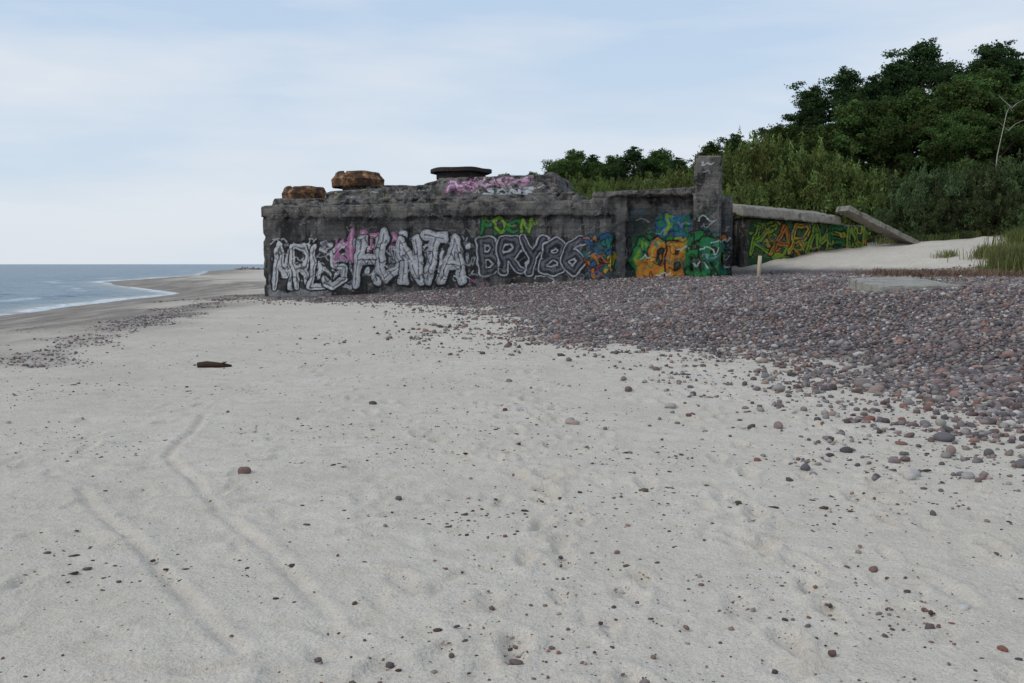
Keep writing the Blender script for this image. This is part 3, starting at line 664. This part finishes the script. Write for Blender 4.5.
def tree_mesh(name,seed,H,R,kind):
    r=np.random.default_rng(seed);TV=[];TF=[]
    lean=r.normal(0,.05,2);tp=[np.array([lean[0]*H*s+.15*math.sin(3*s+seed),lean[1]*H*s,H*s*.93]) for s in np.linspace(0,1,8)]
    tube(TV,TF,tp,[H*.022*(1-.85*s)+.02 for s in np.linspace(0,1,8)],7)
    cen=[];spr=[];nl={'pine':18,'leaf':22}[kind];z0={'pine':.38,'leaf':.16}[kind]
    for i in range(nl):
        s=z0+(1-z0)*((i+r.random()*.8)/nl);k=min(int(s*7),6);f=s*7-k;b=tp[k]*(1-f)+tp[k+1]*f
        ang=i*2.4+r.normal(0,.4)
        prof=(math.sin(min(1,(s-z0)/(1-z0)*.9+.25)*math.pi)**.6)
        L=R*prof*r.uniform(.6,1.3);rise=r.uniform(.1,.5)*L if kind=='pine' else r.uniform(.3,1.0)*L
        e=b+np.array([math.cos(ang)*L,math.sin(ang)*L,rise]);mid=(b+e)/2+np.array([0,0,-.1*L])
        tube(TV,TF,[b,mid,e],[H*.008,H*.006,.02],5)
        for j in range(11):
            t_=r.uniform(.3,1.15);p=b+(e-b)*t_+r.normal(0,.34,3)*R*.42*np.array([1,1,.8])
            if j%2==0: tube(TV,TF,[b+(e-b)*t_*.8,p],[.03,.012],4)
            a=R*r.uniform(.06,.20);cen.append(p);spr.append((a*1.3,a*1.3,a*(.6 if kind=='pine' else .85)))
    for j in range(9):
        p=tp[-1]+r.normal(0,.3,3)*R*.4;a=R*r.uniform(.06,.16);cen.append(p);spr.append((a,a,a*1.1))
    base=(.036,.064,.025) if kind=='pine' else (.062,.102,.031)
    V,Fc,C=leaves(cen,spr,21000,.20 if kind=='pine' else .21,base,seed+5,.2,.5,.6)
    n0=len(TV);TV=np.array(TV);TF=np.array(TF)
    AV=np.concatenate([TV,V]);AF=np.concatenate([TF,Fc+n0]);AC=np.concatenate([np.tile([[.06,.045,.035]],(n0,1)),C])
    me=mesh_from(name,AV,AF,None,False,AC,obj=False);me.materials.append(M_bark);me.materials.append(M_leaf)
    mi=np.ones(len(AF),np.int32);mi[:len(TF)]=0;me.polygons.foreach_set("material_index",mi);me["H"]=float(AV[:,2].max());return me
def bush_mesh(name,seed,base,H=4.0,R=3.0,n=26000,size=.2):
    r=np.random.default_rng(seed);TV=[];TF=[];cen=[];spr=[]
    for i in range(62):
        a=r.uniform(0,6.28);ph=r.random()**.7;el=ph*1.5;L=r.uniform(.72,1.1)
        e=np.array([math.cos(a)*R*math.cos(el)*L,math.sin(a)*R*math.cos(el)*L,.4+(H-.4)*math.sin(el)*L])
        b=np.array([math.cos(a)*.3,math.sin(a)*.3,-.3]);mid=(b+e)/2+np.array([0,0,.15*H])
        tube(TV,TF,[b,mid,e],[.06,.04,.012],4)
        q=r.uniform(.22,.50);cen.append(e);spr.append((q,q,q*1.1))
        cen.append(mid+r.normal(0,.3,3));spr.append((q*1.3,q*1.3,q*1.3))
        for j in range(3):
            s=e+r.normal(0,.28,3);cen.append(s+np.array([0,0,r.uniform(.1,.5)]));spr.append((.13,.13,.42))
    for i in range(14):
        a=r.uniform(0,6.28);cen.append(np.array([math.cos(a)*R*.9,math.sin(a)*R*.9,.4]));spr.append((.6,.6,.5))
    V,Fc,C=leaves(cen,spr,n,size,base,seed+9,.9,.28,.6)
    V[:,2]=np.maximum(V[:,2],-.2)
    n0=len(TV);AV=np.concatenate([np.array(TV),V]);AF=np.concatenate([np.array(TF),Fc+n0]);AC=np.concatenate([np.tile([[.06,.045,.035]],(n0,1)),C])
    me=mesh_from(name,AV,AF,None,False,AC,obj=False);me.materials.append(M_bark);me.materials.append(M_leaf)
    mi=np.ones(len(AF),np.int32);mi[:len(TF)]=0;me.polygons.foreach_set("material_index",mi);me["H"]=float(AV[:,2].max());return me
pines=[tree_mesh("pine_mesh",s,11,3.0,'pine') for s in (1,2,3)]
decs=[tree_mesh("birch_mesh",s,9,2.8,'leaf') for s in (11,12,13)]
willows=[bush_mesh("willow_mesh",s,(.125,.168,.052)) for s in (21,22,23)]
darkb=[bush_mesh("sea_buckthorn_mesh",s,(.078,.112,.048)) for s in (31,32,33)]
cnt=0
def place(name,meshes,px,d,topy,wid=1.0,sink=.2):
    global cnt;cnt+=1
    x,y=W(px,d);z=float(hh(x,y))-sink;me=meshes[cnt%len(meshes)];h=ZZ(topy,d)-z
    o=bpy.data.objects.new(name,me);scene.collection.objects.link(o);s=h/me["H"];o.location=(x,y,z);o.scale=(s*wid,s*wid,s);o.rotation_euler=(0,0,(cnt*2.3)%6.28);return o
for px,d,t_ in [(802,80,104),(822,82,86),(846,84,70),(868,81,76),(890,85,62),(922,87,44),(943,83,74),(965,86,60),(988,88,46),(1010,86,54),(1032,88,46),(1060,88,52),(1095,90,50),(1130,90,55),(1165,90,50)]:
    place("pine_tree",pines,px,d,t_,1.15)
for px,d,t_ in [(775,76,122),(800,74,124),(838,76,104),(868,75,100),(905,76,84),(936,76,84),(962,77,72),(995,77,62),(1025,78,58),(1060,76,75),(1100,76,85),(1140,76,90),(950,73,112),(985,73,106),(1020,73,100)]:
    place("birch_tree",decs,px,d,t_,1.15)
for px,d,t_ in [(500,135,178),(518,130,174),(534,130,172),(550,125,168),(566,118,162),(580,112,150),(592,118,155),(606,116,164),(620,108,156),(634,104,147),(648,108,150),(662,104,153),(678,100,158),(694,98,152),(712,92,144),(735,86,135),(757,82,128)]:
    place("birch_tree",decs if cnt%3 else pines,px,d,t_,1.4)
for px,d,t_ in [(530,112,178),(556,108,176),(582,100,172),(606,98,176),(630,94,172),(652,92,172),(674,88,170),(695,84,168)]:
    place("willow_bush",willows,px,d,t_,1.1)
for px,d,t_,w in [(655,72,186,1),(680,68,178,1.1),(700,67,160,1.1),(726,66,142,1.0),(756,67,128,1.0),(786,68,130,1.0),(812,67,142,1.05),(838,66,155,1.1),(862,67,162,1.1),(770,66,172,1.4),(820,67,182,1.5),(732,63,178,1.2),(868,64.5,186,1.2)]:
    place("willow_bush",willows,px,d,t_,w)
for px,d,t_,w in [(884,66,172,1.1),(905,65,164,1.1),(932,63,160,1.1),(960,63,157,1.1),(990,62,152,1.1),(1020,62,150,1.1),(1052,61,148,1.1),(1085,61,150,1.1),(902,63,190,1.3),(935,61.5,186,1.4),(975,60.5,190,1.4),(1015,59,188,1.4),(1050,57,190,1.5),(1090,55,190,1.5),(1030,57,200,1.3)]:
    place("sea_buckthorn_bush",darkb,px,d,t_,w)

def grass(name,cx,cy,rx,ry,n,L,base,seed,spread=.35):
    r=np.random.default_rng(seed);x=cx+r.normal(0,rx/1.6,n);y=cy+r.normal(0,ry/1.6,n);z=hh(x,y)
    a=r.uniform(0,6.28,n);le=L*r.uniform(.5,1.2,n);k=r.uniform(.05,spread,n)*2
    w=.012+.01*r.random(n);dx=np.cos(a)*k*le;dy=np.sin(a)*k*le;sx_=-np.sin(a)*w;sy_=np.cos(a)*w
    p0=np.stack([x-sx_,y-sy_,z-.03],-1);p1=np.stack([x+sx_,y+sy_,z-.03],-1)
    p2=np.stack([x+dx*.4+sx_*.8,y+dy*.4+sy_*.8,z+le*.65],-1);p3=np.stack([x+dx*.4-sx_*.8,y+dy*.4-sy_*.8,z+le*.65],-1)
    p4=np.stack([x+dx,y+dy,z+le*(1-.4*k)],-1);p5=p4+np.array([.004,0,0])
    V=np.stack([p0,p1,p2,p3,p4,p5],1).reshape(-1,3);i=np.arange(n)[:,None]*6
    Fc=np.concatenate([i+np.array([[0,1,2,3]]),i+np.array([[3,2,5,4]])])
    C=np.repeat(np.array(base)[None]*r.uniform(.6,1.4,(n,1)),6,0)
    return mesh_from(name,V,Fc,M_grass,False,C)
i=0
for px,d,rx,ry,n,L in [(1008,47,.7,.6,1500,.95),(1030,45,1.0,.8,2600,1.2),(1050,43,1.2,1,2500,1.2),(992,50,.8,.5,900,.7),(1040,52,1.5,1,2500,1.0),(910,61,1.6,.5,1200,.5),(960,60,1.5,.5,1200,.5),(945,52,.5,.3,120,.45),(985,46,.4,.3,130,.4)]:
    i+=1;q=W(px,d);grass("beach_grass",q[0],q[1],rx,ry,n,L,(.16,.19,.065) if i%2 else (.19,.19,.08),400+i)
for k,(px,d,rx,n) in enumerate([(905,44,1.2,260),(940,42.5,1.5,320),(976,44,1.0,220),(880,45.5,.8,120),(1004,41,1.0,200)]):
    q=W(px,d);grass("dry_reeds",q[0],q[1],rx,.9,n,.42,(.26,.18,.115),500+k,.95)
q=W(930,34);grass("beach_plants",q[0],q[1],2.5,1.5,110,.2,(.10,.16,.05),600,.6)

def dead(px,d,z0,z1,seed):
    r=np.random.default_rng(seed);V=[];Fc=[];x,y=W(px,d);b=np.array([x,y,z0])
    top=np.array([x+1.3,y,z1]);tube(V,Fc,[b,(b+top)/2+np.array([-.4,0,0]),top-np.array([.5,0,.9]),top],[.05,.035,.022,.01],6)
    for i in range(5):
        s=r.uniform(.7,.97);p=b+(top-b)*s;L=r.uniform(.5,1.5);a=r.choice([-1,1])*r.uniform(.5,1.2)
        e=p+np.array([math.sin(a)*L,r.normal(0,.4),math.cos(a)*L]);m=(p+e)/2+r.normal(0,.16,3);tube(V,Fc,[p,m,e],[.026,.018,.008],5)
    mesh_from("dead_tree",np.array(V),np.array(Fc),M_bare,True)
dead(988,70,float(hh(*W(988,70))),ZZ(102,70),5)

V=[];Fc=[]
for i in range(16):
    x=-88+i*.9+rng.normal(0,.1);y=322+rng.normal(0,.3);z=-.6;tube(V,Fc,[(x,y,z),(x,y,rng.uniform(.1,.9))],[.2,.16],6)
mesh_from("wooden_groyne",np.array(V),np.array(Fc),M_drift,False)
nx=260;x=rng.uniform(-84,-62,nx);y=rng.normal(305,3,nx);stones("gravel",x,y,rng.uniform(.2,.5,nx),2,88)

# ------------------------------------------------------------ world, sun, camera
w=bpy.data.worlds.new("World");scene.world=w;w.use_nodes=True;nt=w.node_tree;nt.nodes.clear()
N=lambda ty:nt.nodes.new(ty)
out=N('ShaderNodeOutputWorld');mix=N('ShaderNodeMixShader');b1=N('ShaderNodeBackground');b2=N('ShaderNodeBackground')
SE=38;SA=245
sky=N('ShaderNodeTexSky');sky.sky_type='NISHITA';sky.sun_disc=False;sky.sun_elevation=math.radians(SE);sky.sun_rotation=math.radians(SA)
nt.links.new(sky.outputs[0],b1.inputs[0]);b1.inputs[1].default_value=.09
tc=N('ShaderNodeTexCoord');sp=N('ShaderNodeSeparateXYZ');nt.links.new(tc.outputs['Generated'],sp.inputs[0])
mp=N('ShaderNodeMapping');mp.inputs['Scale'].default_value=(1.1,1.1,6);mp.inputs['Rotation'].default_value=(0,math.radians(-7),0);nt.links.new(tc.outputs['Generated'],mp.inputs[0])
nz=N('ShaderNodeTexNoise');nz.inputs['Scale'].default_value=2.4;nz.inputs['Detail'].default_value=5;nz.inputs['Roughness'].default_value=.5;nt.links.new(mp.outputs[0],nz.inputs[0])
cr=N('ShaderNodeValToRGB');e=cr.color_ramp.elements;e[0].position=.0;e[0].color=(.68,.77,.87,1);e[1].position=.35;e[1].color=(.46,.63,.85,1)
nt.links.new(sp.outputs[2],cr.inputs[0])
mr=N('ShaderNodeMapRange');mr.inputs[1].default_value=.38;mr.inputs[2].default_value=.66;nt.links.new(nz.outputs[0],mr.inputs[0])
mc=N('ShaderNodeMix');mc.data_type='RGBA';nt.links.new(mr.outputs[0],mc.inputs[0]);nt.links.new(cr.outputs[0],mc.inputs[6]);mc.inputs[7].default_value=(.77,.82,.89,1)
nt.links.new(mc.outputs[2],b2.inputs[0]);b2.inputs[1].default_value=1.03
mix.inputs[0].default_value=.88;nt.links.new(b1.outputs[0],mix.inputs[1]);nt.links.new(b2.outputs[0],mix.inputs[2]);nt.links.new(mix.outputs[0],out.inputs[0])
L=bpy.data.lights.new("sun",'SUN');L.energy=1.2;L.angle=math.radians(12);L.color=(1,.97,.93)
so=bpy.data.objects.new("sun",L);scene.collection.objects.link(so)
el=math.radians(SE);az=math.radians(SA)
dirv=Vector((math.sin(az)*math.cos(el),math.cos(az)*math.cos(el),math.sin(el)))
so.rotation_euler=dirv.to_track_quat('Z','Y').to_euler();so.location=(0,0,30)
cam=bpy.data.cameras.new("camera");cam.lens=35;cam.sensor_width=36;cam.clip_end=20000;cam.clip_start=.05
co=bpy.data.objects.new("camera",cam);scene.collection.objects.link(co);co.location=(0,0,CAMH);co.rotation_euler=(math.radians(90)-math.atan((341.5-HZ)/F),0,0)
scene.camera=co
scene.view_settings.view_transform='Standard';scene.view_settings.look='None';scene.view_settings.exposure=0
